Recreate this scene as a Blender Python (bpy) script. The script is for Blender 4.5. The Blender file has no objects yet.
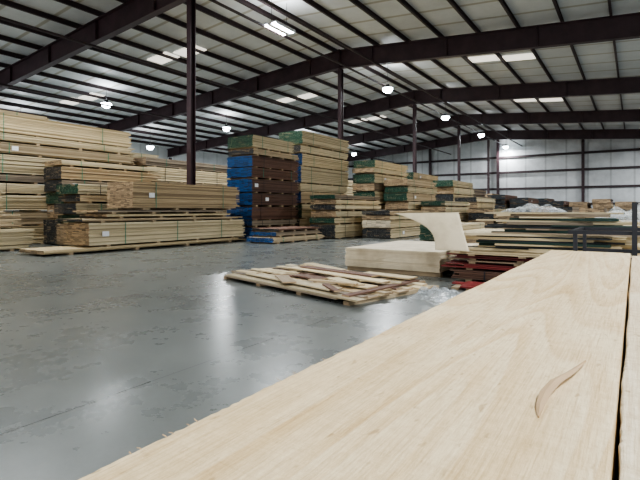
import bpy, math, random
from mathutils import Vector
from mathutils import noise as mn
R = random.Random(7)
RT = random.Random(21)
scene = bpy.context.scene
COL = scene.collection

# ------------------------------------------------------------------ materials
def new_mat(name):
    m = bpy.data.materials.new(name); m.use_nodes = True
    nt = m.node_tree; b = nt.nodes["Principled BSDF"]
    return m, nt, b
def coords(nt, scale=(1,1,1), which="Object"):
    tc = nt.nodes.new("ShaderNodeTexCoord"); mp = nt.nodes.new("ShaderNodeMapping")
    mp.inputs["Scale"].default_value = scale
    nt.links.new(tc.outputs[which], mp.inputs[0]); return mp.outputs[0]
def noise(nt, vec, scale, detail=3, rough=.55, dist=0):
    n = nt.nodes.new("ShaderNodeTexNoise"); n.inputs["Scale"].default_value = scale
    n.inputs["Detail"].default_value = detail; n.inputs["Roughness"].default_value = rough
    n.inputs["Distortion"].default_value = dist
    nt.links.new(vec, n.inputs["Vector"]); return n.outputs["Fac"]
def ramp(nt, fac, stops):
    r = nt.nodes.new("ShaderNodeValToRGB")
    els = r.color_ramp.elements
    while len(els) < len(stops): els.new(.5)
    for e, (p, c) in zip(els, stops):
        e.position = p; e.color = (*c, 1) if len(c) == 3 else c
    nt.links.new(fac, r.inputs[0]); return r.outputs[0]
def mixc(nt, a, b, fac, mode="MIX"):
    m = nt.nodes.new("ShaderNodeMix"); m.data_type = 'RGBA'; m.blend_type = mode
    if isinstance(fac, (int, float)): m.inputs[0].default_value = fac
    else: nt.links.new(fac, m.inputs[0])
    for s, v in ((6, a), (7, b)):
        if isinstance(v, tuple): m.inputs[s].default_value = (*v, 1)
        else: nt.links.new(v, m.inputs[s])
    return m.outputs[2]
def bump(nt, b, h, s=.2, d=.01):
    n = nt.nodes.new("ShaderNodeBump"); n.inputs["Strength"].default_value = s
    n.inputs["Distance"].default_value = d
    nt.links.new(h, n.inputs["Height"]); nt.links.new(n.outputs[0], b.inputs["Normal"])

def wood(name, dark, light, rough=.7, streak=(22, 1.2, 40)):
    m, nt, b = new_mat(name)
    at = nt.nodes.new("ShaderNodeAttribute"); at.attribute_name = "tone"
    mid = tuple(d*.5+l*.5 for d, l in zip(dark, light))
    base = ramp(nt, at.outputs["Fac"], [(0, dark), (.25, mid), (1, light)])
    oi = nt.nodes.new("ShaderNodeObjectInfo")
    base = mixc(nt, base, ramp(nt, oi.outputs["Random"], [(0, (.76, .755, .74)), (.4, (1, 1, 1)), (1, (.96, .90, .81))]), .9, "MULTIPLY")
    f = noise(nt, coords(nt, streak), 1.0, 4, .6)
    col = mixc(nt, base, ramp(nt, f, [(.3, (.62, .57, .49)), (.6, (1, 1, 1))]), .7, "MULTIPLY")
    nt.links.new(col, b.inputs["Base Color"]); b.inputs["Roughness"].default_value = rough
    return m
def plain(name, col, rough=.6, metal=0, var=.25, scale=3):
    m, nt, b = new_mat(name)
    f = noise(nt, coords(nt), scale, 4)
    c = ramp(nt, f, [(.3, tuple(x*(1-var) for x in col)), (.7, tuple(min(1, x*(1+var)) for x in col))])
    nt.links.new(c, b.inputs["Base Color"]); b.inputs["Roughness"].default_value = rough
    b.inputs["Metallic"].default_value = metal
    return m
def painted_end(name, col, bare=None, lo=.55):
    m, nt, b = new_mat(name)
    at = nt.nodes.new("ShaderNodeAttribute"); at.attribute_name = "tone"
    st = [(0, tuple(x*lo for x in col)), (.9, tuple(min(1, x*1.2) for x in col))]
    if bare: st += [(.92, bare), (1, tuple(x*1.2 for x in bare))]
    c = ramp(nt, at.outputs["Fac"], st)
    nt.links.new(c, b.inputs["Base Color"]); b.inputs["Roughness"].default_value = .6
    return m

WPALE = wood("wood_pale", (.36, .285, .17), (.86, .745, .505))
WTAN = wood("wood_tan", (.28, .205, .125), (.72, .585, .39))
WBRN = wood("wood_brown", (.055, .03, .022), (.20, .105, .07))
WGRY = wood("wood_grey_brown", (.13, .105, .078), (.42, .34, .25))
ENAT = painted_end("end_grain", (.42, .30, .18), None, .35)
EBLU = painted_end("end_paint_blue", (.012, .09, .27), (.02, .03, .07), .35)
EGRN = painted_end("end_paint_green", (.014, .070, .042), (.20, .16, .10))
EBLK = painted_end("end_paint_black", (.03, .036, .04), (.22, .16, .10))
ERED = painted_end("end_paint_red", (.24, .02, .02), (.07, .03, .03))
ECRM = painted_end("end_paint_cream", (.72, .62, .45))
EDGRN = painted_end("edge_dark_green", (.008, .036, .026))
EDBLK = painted_end("edge_dark_grey", (.018, .022, .025))
BUNK = plain("bunk_wood", (.32, .24, .15), .8)
STRAP = plain("strap_green_plastic", (.03, .22, .14), .4)
STRAPK = plain("strap_black_steel", (.03, .03, .035), .4, .3)
PAPER = plain("paper_white", (.8, .8, .8), .8, 0, .05)
STEEL = plain("painted_steel_maroon", (.044, .022, .027), .5, 0, .3, 2)
PURL = plain("purlin_dark", (.038, .024, .027), .55, 0, .2, 2)
DSTEEL = plain("dark_steel", (.04, .04, .045), .45, .5)
WHITEP = plain("white_housing", (.7, .7, .7), .5, 0, .05)
SHEET = wood("cream_ply", (.52, .42, .28), (.80, .69, .50), .6, (3, 3, 3))

def fine_wood(name, tint, seed, rough_amt=.5):
    m, nt, b = new_mat(name)
    v = coords(nt, (1, .085, 1)); v.node.inputs["Location"].default_value = (seed, seed*.7, 0)
    fld = noise(nt, v, 3.2, 2.0, .4, .35)
    mul = nt.nodes.new("ShaderNodeMath"); mul.operation = 'MULTIPLY'; mul.inputs[1].default_value = 30
    nt.links.new(fld, mul.inputs[0])
    fr = nt.nodes.new("ShaderNodeMath"); fr.operation = 'FRACT'; nt.links.new(mul.outputs[0], fr.inputs[0])
    g = ramp(nt, fr.outputs[0], [(0, (1, 1, 1)), (.4, (.97, .93, .87)), (.75, (.84, .73, .57)), (.9, (.82, .69, .52)), (1, (1, 1, 1))])
    fib = noise(nt, coords(nt, (320, 9, 320)), 1, 5, .7)
    fc = ramp(nt, fib, [(.28, (.70, .60, .47)), (.55, (1, 1, 1))])
    blot = noise(nt, coords(nt, (7, 1.4, 7)), 1, 6, .7)
    bc = ramp(nt, blot, [(.28, tuple(x*y for x, y in zip(tint, (.82, .75, .64)))), (.60, tint)])
    brk = noise(nt, coords(nt, (10, 2.5, 10)), 1, 4, .6)
    gf = ramp(nt, brk, [(.35, (.2, .2, .2)), (.65, (.9, .9, .9))])
    c = mixc(nt, bc, g, gf, "MULTIPLY"); c = mixc(nt, c, fc, .8, "MULTIPLY")
    fuzz = noise(nt, coords(nt, (110, 45, 110)), 1, 5, .8)
    c = mixc(nt, c, ramp(nt, fuzz, [(.3, (.78, .71, .61)), (.6, (1, 1, 1))]), .6, "MULTIPLY")
    saw = noise(nt, coords(nt, (3, 110, 3)), 1, 4, .7)
    c = mixc(nt, c, ramp(nt, saw, [(.3, (.86, .82, .75)), (.6, (1, 1, 1))]), rough_amt, "MULTIPLY")
    pit = noise(nt, coords(nt, (1, .4, 1)), 90, 2, .5)
    c = mixc(nt, c, ramp(nt, pit, [(.27, (.55, .43, .3)), (.35, (1, 1, 1))]), .6, "MULTIPLY")
    nt.links.new(c, b.inputs["Base Color"]); b.inputs["Roughness"].default_value = .66
    ad = nt.nodes.new("ShaderNodeMath"); ad.operation = 'MULTIPLY_ADD'; ad.inputs[1].default_value = .5
    nt.links.new(saw, ad.inputs[0]); nt.links.new(fib, ad.inputs[2])
    ad2 = nt.nodes.new("ShaderNodeMath"); ad2.operation = 'ADD'
    nt.links.new(ad.outputs[0], ad2.inputs[0]); nt.links.new(fuzz, ad2.inputs[1])
    bump(nt, b, ad2.outputs[0], .9, .0022)
    return m
FG1 = fine_wood("rough_pine_face", (.90, .76, .51), 1.3, .4)
FG2 = fine_wood("rough_pine_face_lit", (.88, .77, .58), 5.1, .9)  # rougher face; whiter tint paints in the light falling on this board

def floor_mat():
    m, nt, b = new_mat("polished_concrete")
    v = coords(nt)
    big = noise(nt, v, .35, 5, .6); med = noise(nt, v, 1.6, 7, .68); fine = noise(nt, v, 40, 3, .6)
    c = ramp(nt, big, [(.3, (.118, .128, .121)), (.7, (.178, .187, .178))])
    c = mixc(nt, c, ramp(nt, med, [(.3, (.74, .75, .76)), (.7, (1.1, 1.1, 1.08))]), .85, "MULTIPLY")
    c = mixc(nt, c, ramp(nt, fine, [(.3, (.86, .86, .86)), (.6, (1, 1, 1))]), .5, "MULTIPLY")
    scf = noise(nt, coords(nt, (6, .8, 1)), 1, 6, .75)
    c = mixc(nt, c, ramp(nt, scf, [(.28, (.8, .8, .8)), (.42, (1, 1, 1))]), .5, "MULTIPLY")
    sep = nt.nodes.new("ShaderNodeSeparateXYZ"); nt.links.new(v, sep.inputs[0])
    jf = None
    for ax, off, per in (("X", 2.35, 4.6), ("Y", 1.1, 4.64)):
        a = nt.nodes.new("ShaderNodeMath"); a.operation = 'ADD'; a.inputs[1].default_value = off + 200*per
        nt.links.new(sep.outputs[ax], a.inputs[0])
        mo = nt.nodes.new("ShaderNodeMath"); mo.operation = 'MODULO'; mo.inputs[1].default_value = per
        nt.links.new(a.outputs[0], mo.inputs[0])
        lt = nt.nodes.new("ShaderNodeMath"); lt.operation = 'LESS_THAN'; lt.inputs[1].default_value = .010
        nt.links.new(mo.outputs[0], lt.inputs[0])
        if jf is None: jf = lt.outputs[0]
        else:
            mx = nt.nodes.new("ShaderNodeMath"); mx.operation = 'MAXIMUM'
            nt.links.new(jf, mx.inputs[0]); nt.links.new(lt.outputs[0], mx.inputs[1]); jf = mx.outputs[0]
    c = mixc(nt, c, (.045, .048, .047), jf)
    nt.links.new(c, b.inputs["Base Color"])
    nt.links.new(ramp(nt, med, [(.3, (.25, .25, .25)), (.7, (.31, .31, .31))]), b.inputs["Roughness"])
    b.inputs["Specular IOR Level"].default_value = .5
    return m
FLOOR = floor_mat()

def insulation(name, base, axis, period, seamcol, dirt=.8):
    m, nt, b = new_mat(name)
    v = coords(nt)
    sep = nt.nodes.new("ShaderNodeSeparateXYZ"); nt.links.new(v, sep.inputs[0])
    a = nt.nodes.new("ShaderNodeMath"); a.operation = 'ADD'; a.inputs[1].default_value = 300*period
    nt.links.new(sep.outputs[axis], a.inputs[0])
    mo = nt.nodes.new("ShaderNodeMath"); mo.operation = 'PINGPONG'; mo.inputs[1].default_value = period/2
    nt.links.new(a.outputs[0], mo.inputs[0])
    seam = ramp(nt, mo.outputs[0], [(0, seamcol), (.05, seamcol), (.10, (1, 1, 1))])
    f = noise(nt, v, .5, 6, .65)
    c = mixc(nt, ramp(nt, f, [(.3, tuple(x*dirt for x in base)), (.65, base)]), seam, .85, "MULTIPLY")
    nt.links.new(c, b.inputs["Base Color"]); b.inputs["Roughness"].default_value = .5
    bump(nt, b, f, .3, .1)
    return m
CEIL = insulation("roof_insulation_vinyl", (.70, .73, .74), "Y", 1.55, (.58, .53, .42), .78)
WALL = insulation("wall_insulation_vinyl", (.68, .70, .71), "X", 1.85, (.7, .7, .7), .66)
WALLS = insulation("wall_insulation_side", (.64, .66, .67), "Y", 1.85, (.8, .8, .8), .75)

def emis(name, col, s):
    m, nt, b = new_mat(name)
    b.inputs["Emission Color"].default_value = (*col, 1); b.inputs["Emission Strength"].default_value = s
    f = noise(nt, coords(nt), 4); nt.links.new(ramp(nt, f, [(0, (.7, .7, .7)), (1, (.8, .8, .8))]), b.inputs["Base Color"])
    return m
SKYL = emis("skylight_panel", (1, .93, .80), 1.1)
LENS = emis("lamp_lens", (.80, .93, 1), 50)

def film():
    m, nt, b = new_mat("clear_stretch_film")
    b.inputs["Base Color"].default_value = (.66, .70, .72, 1)
    b.inputs["Roughness"].default_value = .16; b.inputs["IOR"].default_value = 1.4
    f = noise(nt, coords(nt), 9, 4, .6)
    nt.links.new(ramp(nt, f, [(.35, (.08, .08, .08)), (.65, (.5, .5, .5))]), b.inputs["Alpha"])
    return m
FILM = film()

# ------------------------------------------------------------------ mesh helpers
class MB:
    def __init__(s): s.v = []; s.f = []; s.m = []; s.t = []
    def box(s, cx, cy, cz, sx, sy, sz, mat=0, endmat=None, tone=.5, yaw=0, endtone=None):
        i = len(s.v); cs, sn = math.cos(yaw), math.sin(yaw)
        for dz in (-.5, .5):
            for dx, dy in ((-.5, -.5), (.5, -.5), (.5, .5), (-.5, .5)):
                x, y = dx*sx, dy*sy
                s.v.append((cx+x*cs-y*sn, cy+x*sn+y*cs, cz+dz*sz))
        e = mat if endmat is None else endmat
        et = tone if endtone is None else endtone
        for q, mm, tt in (((0,3,2,1), mat, tone), ((4,5,6,7), mat, tone), ((0,1,5,4), e, et),
                          ((1,2,6,5), mat, tone), ((2,3,7,6), e, et), ((3,0,4,7), mat, tone)):
            s.f.append(tuple(i+k for k in q)); s.m.append(mm); s.t.append(tt)
    def cyl(s, cx, cy, z0, z1, r0, r1, n=20, mat=0):
        i = len(s.v)
        for z, r in ((z0, r0), (z1, r1)):
            for k in range(n): s.v.append((cx+r*math.cos(2*math.pi*k/n), cy+r*math.sin(2*math.pi*k/n), z))
        for k in range(n): s.f.append((i+k, i+(k+1) % n, i+n+(k+1) % n, i+n+k)); s.m.append(mat); s.t.append(.5)
        s.f.append(tuple(i+k for k in range(n-1, -1, -1))); s.f.append(tuple(i+n+k for k in range(n)))
        s.m += [mat, mat]; s.t += [.5, .5]
    def mesh(s, name, mats):
        me = bpy.data.meshes.new(name); me.from_pydata(s.v, [], s.f)
        for m in mats: me.materials.append(m)
        me.polygons.foreach_set("material_index", s.m)
        a = me.attributes.new("tone", 'FLOAT', 'FACE'); a.data.foreach_set("value", s.t)
        me.update(); return me
def obj(name, me, loc=(0,0,0), parent=None, rz=0, label=None, cat=None, kind=None, group=None):
    o = bpy.data.objects.new(name, me); COL.objects.link(o)
    o.location = loc; o.rotation_euler = (0, 0, rz)
    if parent: o.parent = parent
    if label: o["label"] = label
    if cat: o["category"] = cat
    if kind: o["kind"] = kind
    if group: o["group"] = group
    return o
def prism(name, prof, y0, y1, mat):
    n = len(prof); v = [(x, y0, z) for x, z in prof]+[(x, y1, z) for x, z in prof]
    f = [tuple(range(n)), tuple(range(2*n-1, n-1, -1))]
    f += [(i, i+n, (i+1) % n+n, (i+1) % n) for i in range(n)]
    me = bpy.data.meshes.new(name); me.from_pydata(v, [], f); me.materials.append(mat)
    import bmesh
    bm = bmesh.new(); bm.from_mesh(me); bmesh.ops.recalc_face_normals(bm, faces=bm.faces); bm.to_mesh(me); bm.free()
    return me

# metres to the side / ahead on the ground -> building axes
CA, SA = .831, .5563
def site(a, b): return (CA*a - SA*b, SA*a + CA*b)

# ------------------------------------------------------------------ shell
RID, ZR = -11.9, 8.97
XL, XR, YN, YF = -36.6, 12.8, -12.0, 51.6
def zroof(x): return ZR - abs(x-RID)/12
fb = MB(); fb.box((XL+XR)/2, (YN+YF)/2, -.1, XR-XL+.6, YF-YN+.6, .2)
obj("floor", fb.mesh("floor", [FLOOR]), kind="structure")
cme = prism("ceiling", [(XL, zroof(XL)), (RID, ZR), (XR, zroof(XR)), (XR, zroof(XR)+.15), (RID, ZR+.15), (XL, zroof(XL)+.15)], YN, YF, CEIL)
obj("ceiling", cme, kind="structure")
wme = prism("wall_far", [(XL, 0), (XR, 0), (XR, zroof(XR)), (RID, ZR), (XL, zroof(XL))], YF, YF+.2, WALL)
obj("wall_far", wme, kind="structure")
b = MB(); b.box(XL-.1, (YN+YF)/2, zroof(XL)/2, .2, YF-YN, zroof(XL)); obj("wall_left", b.mesh("wall_left", [WALLS]), kind="structure")
b = MB(); b.box(XR+.1, (YN+YF)/2, zroof(XR)/2, .2, YF-YN, zroof(XR)); obj("wall_right", b.mesh("wall_right", [WALLS]), kind="structure")

b = MB(); b.box(0, 0, 0, XR-XL, .14, .22); gm = b.mesh("wall_girt", [PURL])
for z in (1.6, 3.2, 4.9, 6.5):
    obj("wall_girt", gm, ((XL+XR)/2, YF-.07, z), label="dark steel girt across the white insulated end wall", cat="girt", group="end wall girts")
b = MB(); b.box(0, 0, 0, .12, YF-YN, .10); gm2 = b.mesh("wall_girt", [PURL])
for z in (2.3, 4.5):
    obj("wall_girt", gm2, (XL+.06, (YN+YF)/2, z), label="thin dark steel girt along the side wall", cat="girt", group="side wall girts")

pz = [(-.035, 0), (.035, 0), (.035, -.02), (-.015, -.02), (-.015, -.18), (.045, -.18), (.045, -.2), (-.035, -.2)]
pm = prism("roof_purlin", pz, YN, YF, PURL)
for side in (-1, 1):
    x = RID + side*.35
    while XL+.3 < x < XR-.3:
        obj("roof_purlin", pm, (x, 0, zroof(x)), label="dark steel roof purlin running under the white roof insulation", cat="purlin", group="roof purlins")
        x += side*1.55
def ibeam_frame():
    mb = MB()
    for side, xe in ((-1, XL), (1, XR)):
        x0, x1 = RID, xe
        def seg(za, zb, w):
            i = len(mb.v)
            for x in (x0, x1):
                top = zroof(x)-.2
                fac = 1 if x == RID else .85
                for y in (-w/2, w/2):
                    for zo in (za, zb): mb.v.append((x, y, top-zo*fac))
            for f in [(0,1,3,2), (4,6,7,5), (0,2,6,4), (1,5,7,3), (0,4,5,1), (2,3,7,6)]:
                mb.f.append(tuple(i+k for k in f)); mb.m.append(0); mb.t.append(.5)
        seg(0, .03, .26); seg(.84, .87, .26); seg(.03, .84, .03)
        n = int(abs(x1-x0)/3.1)
        for j in range(n):
            x = x0 + (x1-x0)*(j+.5)/n
            mb.box(x, 0, zroof(x)-.2-.40, .02, .24, .74)
    mb.box(RID, 0, zroof(RID)-.2-.46, .05, .34, .95)
    return mb.mesh("roof_rafter", [STEEL])
rm = ibeam_frame()
FR = [10.3+9.28*n for n in range(-2, 5)]
for y in FR:
    obj("roof_rafter", rm, (0, y, 0), label="deep maroon steel I-beam rafter spanning the warehouse roof", cat="roof beam", group="roof rafters")
def hcol(h, w=.19):
    mb = MB()
    mb.box(0, -w/2, h/2, w, .02, h); mb.box(0, w/2, h/2, w, .02, h); mb.box(0, 0, h/2, .02, w-.02, h)
    mb.box(0, 0, .0125, w+.12, w+.12, .025)
    return mb.mesh("steel_column", [STEEL])
hm = hcol(zroof(RID)-.2-.92)
for y in FR[2:]:
    obj("steel_column", hm, (RID, y, 0), label="slim dark steel column carrying the roof ridge", cat="column", group="ridge columns")
hm2 = hcol(zroof(XL)-1.0)
for y in FR[2:]:
    obj("steel_column", hm2, (XL+.35, y, 0), label="dark steel column standing against the side wall", cat="column", group="side wall columns")
for x in (-26.7, -19.3, -11.9, -4.1, 3.6):
    obj("steel_column", hcol(zroof(x)-.25, .24), (x, YF-.3, 0), label="dark steel end-wall column standing before the white wall", cat="column", group="end wall columns")
def pipe(name, r, y0, y1):
    n = 10; return prism(name, [(r*math.cos(2*math.pi*i/n), r*math.sin(2*math.pi*i/n)) for i in range(n)], y0, y1, PURL)
pp = pipe("ceiling_pipe", .05, YN, YF)
for x, z in ((-11.25, 7.72), (-9.6, 7.55), (-23.9, 6.7), (-17.0, 7.2)):
    obj("ceiling_pipe", pp, (x, 0, z), label="dark steel pipe hung under the roof rafters", cat="pipe", group="ceiling pipes")
b = MB(); b.box(0, 0, 0, 1.35, .85, .04); sk = b.mesh("skylight", [SKYL])
for (x, y) in ((-18.2, 14.7), (-27.5, 15.3), (-18.4, 24.8), (-5.4, 23.8), (-5.4, 34.3), (-18.2, 34), (-18.2, 5.5)):
    for dx in (-.775, .775):
        xx = x+dx
        o = obj("skylight", sk, (xx, y+(.3 if dx > 0 else 0), zroof(xx)-.03), label="dim translucent skylight panel between the roof purlins", cat="skylight", group="skylights")
        o.rotation_euler = (0, math.atan(1/12)*(1 if x > RID else -1), 0)
def lamp(x, y, z, P=680, linear=False):
    root = obj("high_bay_lamp", None, (x, y, z), label=("white twin-tube high-bay lamp hanging under the roof, switched on" if linear else "round high-bay lamp hanging under the roof, switched on"), cat="lamp", group="high-bay lamps")
    h = MB(); l = MB()
    if linear:
        h.box(0, 0, .05, .66, 1.15, .05); h.box(0, 0, .1, .22, .8, .06)
        h.box(-.33, 0, .0, .015, 1.15, .10); h.box(.33, 0, .0, .015, 1.15, .10); h.box(0, 0, .0, .16, 1.15, .07)
        for xx in (-.2, .2): l.box(xx, 0, .0, .12, 1.1, .05)
    else:
        h.cyl(0, 0, .02, .10, .28, .18); h.cyl(0, 0, .10, .22, .11, .09)
        l.cyl(0, 0, -.22, -.14, .12, .22); l.cyl(0, 0, -.14, -.04, .22, .27); l.cyl(0, 0, -.04, .02, .27, .27)
    obj("housing", h.mesh("housing", [WHITEP if linear else DSTEEL]), parent=root)
    obj("lens", l.mesh("lens", [LENS]), parent=root)
    c = MB(); top = zroof(x)-z-.02
    for yy in ((-.45, .45) if linear else (0,)): c.box(0, yy, (top+.12)/2, .012, .012, top-.12)
    obj("hanging_cable", c.mesh("hanging_cable", [DSTEEL]), parent=root)
    for xx in ((-.2, .2) if linear else (0,)):
        ld = bpy.data.lights.new("lamp_light", 'AREA'); ld.color = (.94, .975, 1)
        if linear: ld.shape = 'RECTANGLE'; ld.size = .12; ld.size_y = 1.1; ld.energy = P/2
        else: ld.shape = 'DISK'; ld.size = .34; ld.energy = P
        lo = bpy.data.objects.new("lamp_light", ld); COL.objects.link(lo); lo.parent = root; lo.location = (xx, 0, -.04 if linear else -.225)
    lu = bpy.data.lights.new("ceiling_fill_light", 'AREA'); lu.energy = P*.07; lu.shape = 'DISK'; lu.size = .5; lu.color = (.95, .97, 1)  # upward fill added to brighten the ceiling, not part of the fixture
    lo = bpy.data.objects.new("ceiling_fill_light", lu); COL.objects.link(lo); lo.parent = root; lo.location = (0, 0, .24); lo.rotation_euler = (math.pi, 0, 0)
for n in range(-1, 5): lamp(-11.0, 13.7+9.25*n, 7.5 if n > 0 else 7.74, linear=(n <= 0), P=680 if n < 4 else 380)
for n in range(-1, 4): lamp(-24.4, 15.1+9.25*n, 6.9)
for n in range(0, 3): lamp(-31.2, 13.7+9.25*n, 5.9)
for n in range(-1, 5): lamp(3.2, 8.5+9.25*n, 7.0, linear=True)  # unseen lamp row, added to light the foreground

# ------------------------------------------------------------------ lumber bundles
def bundle(cr, t0, z0, L, W, H, wd=WPALE, end=ENAT, th=.023, nb=6, label=None, yaw=0, straps=2, rag=.06,
           along="Y", tag=False, strapmat=None, gap=.0045, bh=.045, group=None, lay=.06):
    if along == "Y": cx, cy, rz = cr-W/2, t0+L/2, yaw
    else: cx, cy, rz = cr-L/2, t0+W/2, yaw+math.pi/2
    root = obj("lumber_bundle", None, (cx, cy, z0), rz=rz, label=label or "strapped bundle of pale sawn boards", cat="lumber bundle", group=group)
    mb = MB(); z = bh; nl = max(1, int((H-bh)/(th+gap)))
    for k in range(nl):
        lt = R.random(); off = R.uniform(-.024, .024); lo = R.uniform(-lay, lay)
        nbk = nb+R.choice((0, 0, 1, -1)) if nb > 4 else nb; bw = W/nbk
        for j in range(nbk):
            t = min(1, max(0, lt*.9+R.random()*.2-.05))
            dl = R.uniform(-rag, rag)+lo
            x = -W/2+bw*(j+.5)+off*(1 if j in (0, nbk-1) else .3)
            if R.random() < .1: t *= .15
            mb.box(x, dl*.5, z+th/2, bw-.006, L-.05+dl, th, 0, 1, t, endtone=R.random())
        z += th+gap
    top = z-gap
    obj("boards", mb.mesh("boards", [wd, end]), parent=root)
    if bh > .01:
        bb = MB(); bb.box(0, 0, bh/2, W*.99, .09, bh); bm_ = bb.mesh("bunk", [BUNK])
        for yy in (-L*.40, -L*.13, L*.13, L*.40): obj("bunk", bm_, (0, yy, 0), parent=root)
    if straps:
        s = MB(); w = W+.054; sz = top-bh+.002
        s.box(-w/2, 0, bh+sz/2, .004, .018, sz); s.box(w/2, 0, bh+sz/2, .004, .018, sz)
        s.box(0, 0, top+.002, w, .018, .003)
        sm = s.mesh("strap", [strapmat or R.choice((STRAP, STRAPK))])
        for i in range(straps):
            yy = L*(-.3+.6*i/max(1, straps-1)) if straps > 1 else 0
            obj("strap", sm, (0, yy+R.uniform(-.1, .1), 0), parent=root)
    if tag or (along == "Y" and straps and top-bh > .25 and RT.random() < .22):
        p = MB(); p.box(W/2+.032, 0, 0, .003, .17, .12)
        obj("paper_tag", p.mesh("paper_tag", [PAPER]), (0, -L*(.42 if tag else RT.uniform(.2, .42)), bh+(top-bh)*.5), parent=root, label="white paper tag")
    return z0+top+.0045
ELAB = {ENAT: "natural", EBLU: "blue", EGRN: "green", EBLK: "black", ERED: "red", ECRM: "cream"}
WLAB = {WPALE: "pale", WTAN: "tan", WBRN: "brown", WGRY: "grey-brown"}
def stack(cr, t0, L, W, H, tiers, where, jit=.08):
    tot = sum(t[0] for t in tiers); z = 0
    for i, (fr, wd, en, kw) in enumerate(tiers):
        kw = dict(kw); dL = kw.pop("dL", 0); dt = kw.pop("dt", 0)
        if "bh" not in kw: kw["bh"] = R.choice((.03, .04, .06))
        if "th" not in kw: kw["th"] = R.choice((.018, .020, .024, .028))
        h = H*fr/tot
        lb = f"{WLAB[wd]} boards with {ELAB[en]} ends, {where}"
        z = bundle(cr+R.uniform(-jit, 0)*.6, t0+dt+R.uniform(-jit, jit), z, L+dL, W, h, wd, en, label=lb, yaw=R.uniform(-.007, .007), **kw)
    return z
P, T, B_, G_ = WPALE, WTAN, WBRN, WGRY
z = bundle(-10.42, 5.0, 0, 6.2, 1.1, .14, P, ENAT, nb=4, bh=.05, straps=0, rag=.35, label="loose pale skid boards under the low lumber pile")
z = bundle(-10.42, 6.0, z, 5.2, 1.1, .58, P, ENAT, nb=7, tag=True, straps=3, label="strapped bundle of pale boards with a white tag")
z = bundle(-10.35, 5.8, z, 5.25, 1.15, .11, T, EBLK, nb=6, bh=.04, straps=0, rag=.3, label="thin layer of loose tan boards with dark ends")
z = bundle(-10.38, 6.4, z, 4.3, 1.1, .11, P, ENAT, nb=6, bh=.05, straps=0, rag=.3, label="ragged layer of loose pale boards on spacers")
z = bundle(-10.38, 6.2, z, 4.2, 1.1, .11, G_, ENAT, nb=6, bh=.05, straps=0, rag=.3, label="ragged layer of loose grey-brown boards on spacers")
z = bundle(-10.3, 7.05, z, 3.75, 1.1, .72, T, ENAT, th=.020, nb=9, straps=2, label="tight strapped bundle of tan boards topping the low pile")
z = bundle(-12.6, 1.3, 0, 4.5, 1.1, .55, P, ENAT, straps=2, label="strapped bundle of pale boards beside the tall stack")
z = bundle(-12.65, 1.2, z, 4.3, 1.1, .35, T, ENAT, straps=2, label="bundle of tan boards with ragged ends, second tier", rag=.15)
z = bundle(-12.7, .9, z, 4.3, 1.1, .62, P, ENAT, straps=2, label="strapped bundle of pale boards on top of two others")
stack(-12.1, 6.7, 3.2, 1.1, 1.75, [(1, P, ENAT, {}), (.4, G_, EGRN, {"rag": .2}), (.5, P, EBLK, {}), (.4, T, EBLK, {"rag": .2, "straps": 0}), (.5, P, EGRN, {})], "stack with dark ends")
stack(-13.34, 6.95, 3.2, .98, 2.5, [(1, P, EBLK, {}), (.6, T, ENAT, {}), (.5, P, EGRN, {}), (.5, G_, EBLK, {}), (.5, T, EBLK, {"rag": .2}), (.3, P, ENAT, {"rag": .2})], "head-high stack")
tall = [(.8, P, ENAT, {}), (.6, T, ENAT, {"rag": .12}), (.7, P, ENAT, {}), (.5, P, ENAT, {"dL": -.3}), (.4, G_, ENAT, {"rag": .2, "dL": -.2}), (.8, P, ENAT, {"dL": -.5}), (.5, T, ENAT, {"rag": .1}), (.4, P, ENAT, {"rag": .15}), (.8, P, ENAT, {"rag": .1})]
stack(-14.5, 5.1, 4.9, 1.15, 3.8, tall, "in the tallest stack")
stack(-14.5, -.25, 4.9, 1.15, 3.85, tall, "in the tallest stack")
stack(-16.0, 3.0, 4.9, 1.15, 4.15, tall, "behind the tallest stack")
stack(-16.0, 8.5, 4.2, 1.15, 3.3, tall[:6], "behind the tallest stack")
stack(-14.5, 10.55, 4.2, 1.15, 3.0, [(.8, P, ENAT, {}), (.6, T, EGRN, {}), (.6, P, ENAT, {}), (.4, T, ENAT, {"rag": .1}), (.6, P, ENAT, {}), (.4, G_, ENAT, {"rag": .2})], "stack behind the column")
stack(-14.5, 15.4, 4.2, 1.15, 2.95, tall[:5], "in the aisle row")
stack(-17.5, 13.2, 4.2, 1.15, 3.3, tall[:6], "in the rear row")
stack(-13.0, 15.3, 3.9, 1.0, 3.0, [(1, G_, EBLK, {}), (1, B_, EBLU, {}), (.8, P, ENAT, {}), (.8, T, EGRN, {})], "behind the blue-ended stack")
stack(-10.45, 11.6, 2.6, 1.15, 3.55, [(.55, B_, EBLU, {}), (.3, G_, EBLU, {"rag": .15}), (.6, B_, EBLU, {}), (.6, B_, EBLU, {"rag": .1}), (.6, B_, EBLU, {"tag": True}), (.5, B_, EBLU, {}), (.5, B_, EBLU, {}), (.3, T, EBLK, {"rag": .15}), (.6, P, EGRN, {"dL": -.3})], "blue-ended stack", .04)
z = bundle(-8.75, 10.6, 0, 2.7, 1.05, .20, T, EBLU, straps=2, label="low bundle of tan boards with blue ends on floor")
z = bundle(-8.8, 10.8, z, 2.4, 1.05, .18, G_, EBLU, straps=0, rag=.15, label="low bundle of grey-brown boards with blue ends")
z = bundle(-8.8, 10.9, z, 2.3, 1.05, .12, B_, EBLK, straps=0, rag=.15, label="thin top layer of brown boards with black ends")
stack(-10.65, 14.6, 3.6, 1.15, 4.2, [(.8, T, EBLK, {}), (.7, P, EGRN, {}), (.6, T, EBLU, {}), (.4, P, ENAT, {"rag": .15}), (.8, P, EBLU, {}), (.6, P, EBLU, {}), (.4, P, EBLK, {}), (.7, P, EGRN, {})], "tall stack with painted ends")
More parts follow.
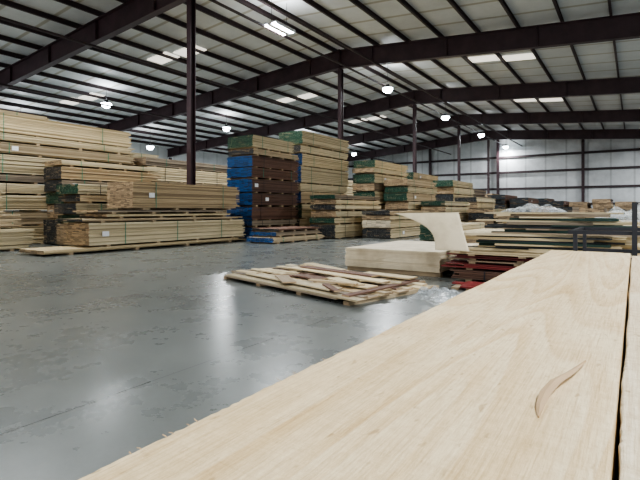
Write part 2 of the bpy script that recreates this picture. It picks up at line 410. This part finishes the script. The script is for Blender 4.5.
stack(-8.47, 13.65, 3.5, 1.05, 1.65, [(.8, P, EBLK, {}), (.4, P, EGRN, {}), (.4, P, ENAT, {"rag": .15}), (.4, P, EBLK, {}), (.3, P, ENAT, {"rag": .2}), (.3, G_, EGRN, {"rag": .2})], "waist-high stack")
stack(-9.5, 18.5, 3.6, 1.1, 3.3, [(.8, P, EGRN, {}), (.6, T, EBLK, {}), (.7, P, EGRN, {}), (.4, G_, ENAT, {"rag": .15}), (.5, P, EGRN, {}), (.3, P, ENAT, {"rag": .2}), (.4, P, EGRN, {"rag": .15})], "green-ended stack")
stack(-8.1, 18.9, 3.6, 1.1, 2.4, [(.8, P, EGRN, {}), (.5, P, EBLK, {}), (.5, P, ENAT, {}), (.5, T, EGRN, {}), (.4, P, EGRN, {"rag": .2}), (.4, T, ENAT, {"rag": .2})], "green-ended aisle stack")
stack(-6.95, 14.7, 3.6, 1.1, 1.05, [(.6, P, EBLK, {}), (.5, P, ECRM, {}), (.3, P, ENAT, {"rag": .2}), (.3, T, EBLK, {"rag": .2})], "knee-high stack")
stack(-6.7, 19.6, 3.6, 1.1, 1.45, [(.7, P, EGRN, {}), (.5, T, EBLK, {}), (.5, P, ENAT, {"rag": .2}), (.4, P, EGRN, {"rag": .2})], "in the aisle stack")
stack(-9.7, 23.4, 3.8, 1.15, 3.1, [(1, P, EGRN, {}), (.7, T, EGRN, {}), (.6, P, ENAT, {}), (.6, P, EGRN, {}), (.4, P, ENAT, {"rag": .2}), (.6, T, EGRN, {})], "second aisle row")
stack(-8.2, 25.4, 3.8, 1.15, 2.7, [(1, P, EGRN, {}), (.7, T, ENAT, {}), (.6, P, EBLK, {}), (.5, P, ENAT, {"rag": .2}), (.5, P, EGRN, {})], "second aisle row")
stack(-6.7, 24.6, 3.8, 1.15, 1.7, [(1, T, EBLK, {}), (.6, G_, ENAT, {}), (.5, P, ENAT, {"rag": .2}), (.4, P, EBLK, {"rag": .2})], "second aisle row")
stack(-5.3, 22.0, 3.8, 1.15, 1.1, [(1, G_, ENAT, {}), (.6, T, EBLK, {}), (.4, P, ENAT, {"rag": .2})], "second aisle row")
stack(-3.8, 21.5, 3.8, 1.15, .9, [(1, T, ENAT, {}), (1, G_, ENAT, {})], "in the open aisle")
for (x, y, h, w, e) in ((-7.3, 33.6, 2.2, B_, EBLK), (-5.9, 34, 1.9, B_, EBLK), (-4.4, 33, 1.3, G_, ENAT), (-2.9, 30, 1.2, G_, EBLK), (-1.4, 31, 1.15, G_, ENAT), (.2, 30, 1.1, B_, EBLK),
                        (-9.0, 31.5, 2.5, G_, EGRN), (-10.4, 31, 2.7, T, EGRN), (-4.4, 39.5, 1.8, B_, EBLK), (-2.9, 40, 1.7, G_, ENAT), (-1.4, 40.5, 1.9, B_, ENAT), (.1, 38, 1.6, G_, ENAT), (1.6, 39, 1.8, G_, EBLK), (3.1, 39, 1.7, G_, ENAT),
                        (-6.0, 43, 2.1, B_, EBLK), (-7.5, 43, 2.2, G_, EBLK), (-9.0, 42, 2.3, G_, ENAT), (-10.5, 43, 2.6, T, ENAT), (-13.8, 40, 2.9, P, EGRN), (-13.8, 31, 2.8, T, EGRN), (-13.8, 22, 2.8, P, EGRN)):
    n = max(2, round(h/.4)); dark = w in (B_, G_)
    stack(x, y, 4, 1.2, h, [(1, w if i % 2 == 0 else R.choice([G_, T, w] if dark else [P, T, w]), e, {"nb": 5, "th": .035, "straps": 0 if h < 1.5 else 2, "rag": .15}) for i in range(n)], "row near the end wall")
bundle(-3.2, 13.5, 0, 3.0, 1.1, .38, P, ENAT, label="low bundle of pale boards standing alone in the aisle")
bundle(-4.6, 14.2, 0, 3.6, 1.1, .55, P, EGRN, label="low bundle of pale boards with green ends in aisle")

# ------------------------------------------------------------------ centre sheets
root = obj("plywood_stack", None, (-3.2, 7.85, 0), label="neat stack of pale plywood sheets on low skids", cat="plywood stack")
mb = MB(); z = .07
while z < .37:
    th = .017; mb.box(R.uniform(-.008, .008), R.uniform(-.01, .01), z+th/2, 1.62, 2.2, th, 0, 0, R.uniform(.6, 1)); z += th+.0035
obj("sheets", mb.mesh("sheets", [SHEET]), parent=root)
s = MB(); s.box(0, 0, .035, 1.6, .1, .07); sm = s.mesh("skid", [BUNK])
for y in (-1.0, 0, 1.0): obj("skid", sm, (0, y, 0), parent=root)

RF = painted_end("red_brown_face", (.21, .024, .022))
z = bundle(.25, 6.55, 0, 2.4, 1.15, .17, WBRN, ERED, th=.020, nb=7, along="X", straps=2, strapmat=STRAPK, label="bundle of dark brown boards with red-painted ends on skids")
z = bundle(.2, 6.6, z, 2.35, 1.15, .10, RF, ERED, th=.016, nb=6, along="X", straps=0, rag=.2, bh=.025, label="thin layer of dark red boards")
z = bundle(.1, 6.6, z, 2.2, 1.15, .07, WGRY, ENAT, th=.020, nb=6, along="X", straps=0, rag=.2, bh=.025, label="thin layer of grey-brown boards")
z = bundle(.2, 6.6, z, 2.3, 1.15, .08, RF, ERED, th=.016, nb=6, along="X", straps=0, rag=.2, bh=.025, label="thin upper layer of dark red boards")
bundle(-1.25, 5.85, 0, .7, .5, .06, RF, ERED, th=.02, nb=4, along="X", straps=0, rag=.15, bh=.03, label="short dark red boards lying beside the mixed pile")
z = bundle(.3, 6.5, z, 2.4, 1.35, .07, WPALE, ECRM, th=.014, nb=2, along="X", straps=0, rag=.2, bh=.025, label="thin pale sheets laid over the red boards")
zsheet = z
def board(L, w, th, mats, tone=.6, name="lumber_board"):
    mb = MB(); mb.box(0, 0, th/2, w, L, th, 0, 1, tone); return mb.mesh(name, mats)
for k in range(20):
    th = (.030, .018, .036, .020)[k % 4]
    nbd = (4, 4, 3, 4, 3, 3, 4, 3, 3, 3, 2, 3, 3, 2, 3, 2, 2, 2, 2, 2)[k]
    lyaw = R.uniform(-.18, .18) if k > 1 else 0
    xc = R.uniform(-.25, .2)
    dark_layer = k in (0, 2, 4, 5, 8, 10, 12, 13, 16)
    for j in range(nbd):
        L = R.uniform(1.0, 2.2)-.02*k; w = R.choice((.10, .14, .18))
        x = -1.0+xc+R.uniform(-.28, .28)+.01*k; y = 6.85+j*.27*(4/nbd if nbd < 4 else 1)*.95+R.uniform(-.02, .02)
        q = R.random()*(.7 if dark_layer else 1) + (0 if dark_layer else .42)
        dk = q < .5
        mm = [EDGRN, EGRN] if q < .32 else [EDBLK, EBLK] if q < .5 else [WPALE, EGRN] if q < .72 else [WPALE, ECRM] if q < 1.0 else [WGRY, ENAT] if q < 1.15 else [WTAN, EGRN] if q < 1.28 else [WPALE, EBLK]
        obj("lumber_board", board(L, w, th, mm, R.uniform(.3, 1)), (x, y, z+.001), rz=math.pi/2+lyaw+R.uniform(-.04, .04),
            label=("dark green or black board on the mixed pile" if dk else "loose bare board on the mixed pile"), cat="board", group="boards on the mixed pile")
    z += th+.0008
ztop = z
def warped():
    A, B, C, D = [Vector((*site(a, b), zz)) for a, b, zz in ((1.10, 6.95, .955), (2.02, 6.85, .965), (1.62, 6.62, zsheet+.012), (2.02, 6.36, zsheet+.012))]
    n = 16; v = []; f = []
    side = Vector((*site(.20, 0), .07))
    for off in (0, .004):
        for i in range(n+1):
            for j in range(n+1):
                u, w = i/n, j/n
                p = A*(1-u)*(1-w)+B*u*(1-w)+C*(1-u)*w+D*u*w
                p = p+side*math.sin(math.pi*w)*(1-u)+Vector((0, -.02, -.03))*math.sin(math.pi*w)*(1-u*.6)
                v.append((p.x, p.y, p.z-off))
    m = (n+1)**2
    for i in range(n):
        for j in range(n):
            a = i*(n+1)+j; q = (a, a+n+1, a+n+2, a+1)
            f.append(q); f.append(tuple(m+k for k in reversed(q)))
    rim = [i for i in range(n+1)]+[i*(n+1)+n for i in range(1, n+1)]+[n*(n+1)+j for j in range(n-1, -1, -1)]+[i*(n+1) for i in range(n-1, 0, -1)]
    for a, b2 in zip(rim, rim[1:]+rim[:1]): f.append((a, b2, b2+m, a+m))
    me = bpy.data.meshes.new("warped_sheet"); me.from_pydata(v, [], f); me.materials.append(SHEET)
    at = me.attributes.new("tone", 'FLOAT', 'FACE'); at.data.foreach_set("value", [.85]*len(me.polygons))
    for p in me.polygons: p.use_smooth = True
    obj("warped_sheet", me, label="thin pale plywood sheet warped and leaning on the mixed pile", cat="plywood sheet")
warped()

def crumple(name, cx, cy, z0, sx, sy, h, seed, label, cat, n=26, rz=0):
    v = []; f = []
    for i in range(n+1):
        for j in range(n+1):
            u, w = i/n-.5, j/n-.5
            e = max(0, 1-(abs(u)*2)**3)*max(0, 1-(abs(w)*2)**3)
            p = Vector((u*6+seed, w*6, seed))
            hz = z0+.004+h*e*(.45+.9*abs(mn.noise(p*1.2))+.35*abs(mn.noise(p*3.1)))
            v.append((u*sx*(1+.12*mn.noise(p)), w*sy*(1+.12*mn.noise(p+Vector((3, 3, 3)))), hz))
    for i in range(n):
        for j in range(n):
            a = i*(n+1)+j; f.append((a, a+n+1, a+n+2, a+1))
    me = bpy.data.meshes.new(name); me.from_pydata(v, [], f); me.materials.append(FILM)
    return obj(name, me, (cx, cy, 0), rz=rz, label=label, cat=cat)
crumple("plastic_wrap", -1.15, 7.0, ztop, .8, .45, .10, 3, "crumpled clear plastic wrap lying on the mixed pile", "plastic wrap")
px_, py_ = site(1.38, 5.3)
crumple("plastic_wrap", px_, py_, 0, .68, .45, .13, 9, "crumpled clear plastic wrap on the floor beside the loose boards", "plastic wrap")

# ------------------------------------------------------------------ low loose board pile on the floor
gx, gy = site(.05, 6.4)
ang = math.atan2(-.75, .66)+math.radians(33.8)
ux, uy = math.cos(ang), math.sin(ang); vx, vy = -uy, ux
def place(a, b): return (gx+ux*a+vx*b, gy+uy*a+vy*b)
def lb(a, b, z, L, w, th, ry, mat, tone, label):
    x, y = place(a, b)
    return obj("loose_board", board(L, w, th, [mat, ENAT], tone, "loose_board"), (x, y, z), rz=ang-math.pi/2+ry, label=label, cat="board", group="loose boards of the low pile")
for a in (-1.25, -.4, .45, 1.25):
    lb(a, 0, 0, 1.6, .09, .04, math.pi/2, WTAN, .4, "short wooden skid under the low loose pile")
zz = .0405
MW = [WPALE, WPALE, WTAN, WTAN, WGRY, WBRN]
for k in range(2):
    y = -.82
    while y < .72:
        w = R.choice((.1, .14, .18, .22))
        lb(R.uniform(-.2, .15), y+w/2, zz, R.uniform(2.2, 2.85), w, .018, R.uniform(-.012, .012), R.choice(MW), R.uniform(.1, 1), "long wide board in the low loose pile")
        y += w+.04
    zz += .0185
for a, ry, m, t, w in ((-1.25, 1.45, WGRY, .3, .11), (-.75, 1.8, WTAN, .1, .08), (-.35, 1.45, WBRN, .8, .09), (.1, 1.75, WGRY, .2, .12), (.55, 1.38, WTAN, .1, .08), (1.1, 1.7, WBRN, .6, .1)):
    lb(a, R.uniform(-.08, .08), zz, R.uniform(1.1, 1.6), w, .016, ry, m, t, "brown narrow slat laid across the loose boards")
zz += .0165
for k in range(3):
    bs = (-.62, -.22, .2, .62) if k < 2 else (-.4, .35)
    for b_ in bs:
        n3 = R.choice((1, 2, 2, 3))
        for a in ((R.uniform(-.25, .2),) if n3 == 1 else (-.68, .62) if n3 == 2 else (-.95, -.05, .85)):
            L = R.uniform(1.4, 2.2) if n3 == 1 else R.uniform(.6, 1.05) if n3 == 2 else R.uniform(.4, .68)
            ry = R.uniform(-.10, .10) if n3 == 1 else R.uniform(-.3, .3) if n3 == 2 else R.uniform(-.5, .5)
            lb(a, b_+R.uniform(-.03, .03), zz, L, R.choice((.08, .12, .17, .2)), .016, ry, R.choice([WPALE, WPALE, WPALE, WTAN, WGRY, WBRN]), R.uniform(.3, 1), "scrap board lying loose on top of the low pile")
    zz += .0165

# ------------------------------------------------------------------ right: steel cart, wrapped pile
root = obj("steel_cart", None, (.55, 4.75, 0), label="dark steel cart frame standing behind the near boards", cat="cart")
t = MB(); t.box(0, -.45, .822, 2.0, .03, .03); t.box(0, .45, .822, 2.0, .03, .03); t.box(-.97, 0, .822, .03, .87, .03); t.box(.97, 0, .822, .03, .87, .03)
t.box(0, 0, .822, .03, .87, .03)
obj("top_frame", t.mesh("top_frame", [DSTEEL]), parent=root)
l = MB(); l.box(0, 0, .4035, .03, .03, .807); lm = l.mesh("leg", [DSTEEL])
for x in (-.95, .95):
    for y in (-.43, .43): obj("leg", lm, (x, y, 0), parent=root)
s = MB(); s.box(0, -.43, .62, 1.87, .03, .03); s.box(0, .43, .62, 1.87, .03, .03); obj("lower_rail", s.mesh("lower_rail", [DSTEEL]), parent=root)
u = MB(); u.box(0, 0, -.05, .035, .035, .42); obj("stake", u.mesh("stake", [DSTEEL]), (-.55, -.483, .9), parent=root)
z = bundle(1.9, 8.6, 0, 2.6, 1.1, .78, WPALE, ECRM, along="X", straps=2, label="bundle of pale boards under plastic film")
crumple("plastic_wrap", .6, 9.15, z, 2.6, 1.15, .36, 5, "clear stretch film draped over the board bundle", "plastic wrap", n=34)
z = bundle(.1, 10.8, 0, 2.4, 1.1, .80, WGRY, ENAT, along="X", straps=2, label="bundle of grey-brown boards beside the wrapped load", rag=.15)

# ------------------------------------------------------------------ foreground boards
def fg_board(x0, x1, y0, y1, z0, z1, mat, seed, label):
    nx, ny = 10, 500; v = []; f = []
    bv = .003
    xs = [x0, x0+bv*.3, x0+bv]+[x0+bv+(x1-x0-2*bv)*i/nx for i in range(1, nx)]+[x1-bv, x1-bv*.3, x1]
    zt = [z1-bv, z1-bv*.3, z1]+[z1]*(nx-1)+[z1, z1-bv*.3, z1-bv]
    m2 = len(xs)+2; m = len(xs)
    for j in range(ny+1):
        y = y0+(y1-y0)*j/ny
        e = .004*mn.noise(Vector((seed, y*4, 0)))+.0015*mn.noise(Vector((seed, y*33, 5)))+.002*mn.noise(Vector((seed, y*140, 9)))
        for i, (x, z) in enumerate(zip(xs, zt)):
            xx = x+(e if i < 3 else (e*.1 if i > m-4 else 0)); v.append((xx, y, z+.0006*mn.noise(Vector((x*20, y*5, seed)))))
        v.append((x1+e*.1, y, z0)); v.append((x0+e, y, z0))
    for j in range(ny):
        for i in range(m2):
            a = j*m2+i; b2 = j*m2+(i+1) % m2
            f.append((a, b2, b2+m2, a+m2))
    f.append(tuple(range(m2-1, -1, -1))); f.append(tuple(ny*m2+i for i in range(m2)))
    me = bpy.data.meshes.new("wide_board"); me.from_pydata(v, [], f); me.materials.append(mat)
    return obj("wide_board", me, label=label, cat="board")
ZT = .80
zb = bundle(.62, -1.0, 0, 3.55, .96, .752, WTAN, ENAT, th=.045, nb=3, straps=0, rag=.05, lay=.0, label="stack of wide rough boards under the near boards", gap=.004)
fg_board(-.346, -.0150, -1.0, 2.6, zb+.001, ZT, FG1, 3, "wide rough-sawn pale pine board topping the near stack")
fg_board(-.0105, .30, -1.0, 2.45, zb+.001, ZT+.001, FG2, 8, "second rough-sawn pine board beside the first, tinted whiter as if lit")
fg_board(.310, .615, -1.0, 2.55, zb+.001, ZT, FG1, 12, "third rough-sawn pine board in the near stack")
SPL = plain("splinter_wood", (.50, .34, .19), .7)
def splinter(pts, w, label):
    v = []; f = []; n = len(pts)
    for i, p in enumerate(pts):
        p = Vector(p); d = (Vector(pts[min(i+1, n-1)])-Vector(pts[max(i-1, 0)])).normalized()
        s = d.cross(Vector((0, 0, 1))).normalized()*w*max(.12, math.sin(math.pi*(i+.3)/(n-.4)))
        u = Vector((0, 0, w*.35))
        for q in (p-s, p+u, p+s, p-u*.3): v.append(tuple(q))
    for i in range(n-1):
        for k in range(4): f.append((i*4+k, i*4+(k+1) % 4, (i+1)*4+(k+1) % 4, (i+1)*4+k))
    f.append((0, 1, 2, 3)); f.append(tuple((n-1)*4+k for k in (3, 2, 1, 0)))
    me = bpy.data.meshes.new("wood_splinter"); me.from_pydata(v, [], f); me.materials.append(SPL)
    obj("wood_splinter", me, label=label, cat="splinter")
def sv(a, b, z): return (*site(a, b), z)
splinter([sv(.210, .452, ZT+.0005), sv(.222, .474, ZT+.003), sv(.240, .500, ZT+.006), sv(.264, .527, ZT+.008), sv(.298, .557, ZT+.008), sv(.342, .605, ZT+.005)], .006, "raised darker splinter flake peeling from the near board")
for i in range(26):
    t = .14+.9*R.random()**1.4; x = -.346; ln = R.choice((.0015, .002, .003, .004, .006))
    s1 = R.uniform(-1, 1)
    splinter([(x+.005, t, ZT-.001), (x+.001, t+ln*.3*s1, ZT+.0005), (x-ln*.45, t+ln*.8*s1, ZT+ln*.15), (x-ln*.8, t+ln*1.1*s1, ZT+ln*.3)], .0008, "thin wood fibre sticking out from the board edge")

# ------------------------------------------------------------------ world + camera
w = bpy.data.worlds.new("world"); scene.world = w; w.use_nodes = True
bg = w.node_tree.nodes["Background"]; bg.inputs[0].default_value = (.96, .98, 1, 1); bg.inputs[1].default_value = 1.8
scene.view_settings.look = 'AgX - Medium High Contrast'
cd = bpy.data.cameras.new("camera"); cam = bpy.data.objects.new("camera", cd); COL.objects.link(cam)
cam.location = (0, 0, 1.0); cam.rotation_euler = (math.radians(90), 0, math.radians(33.8))
cd.sensor_width = 36; cd.lens = 470/640*36; cd.shift_y = -30/640; cd.clip_start = .02; cd.clip_end = 200
scene.camera = cam
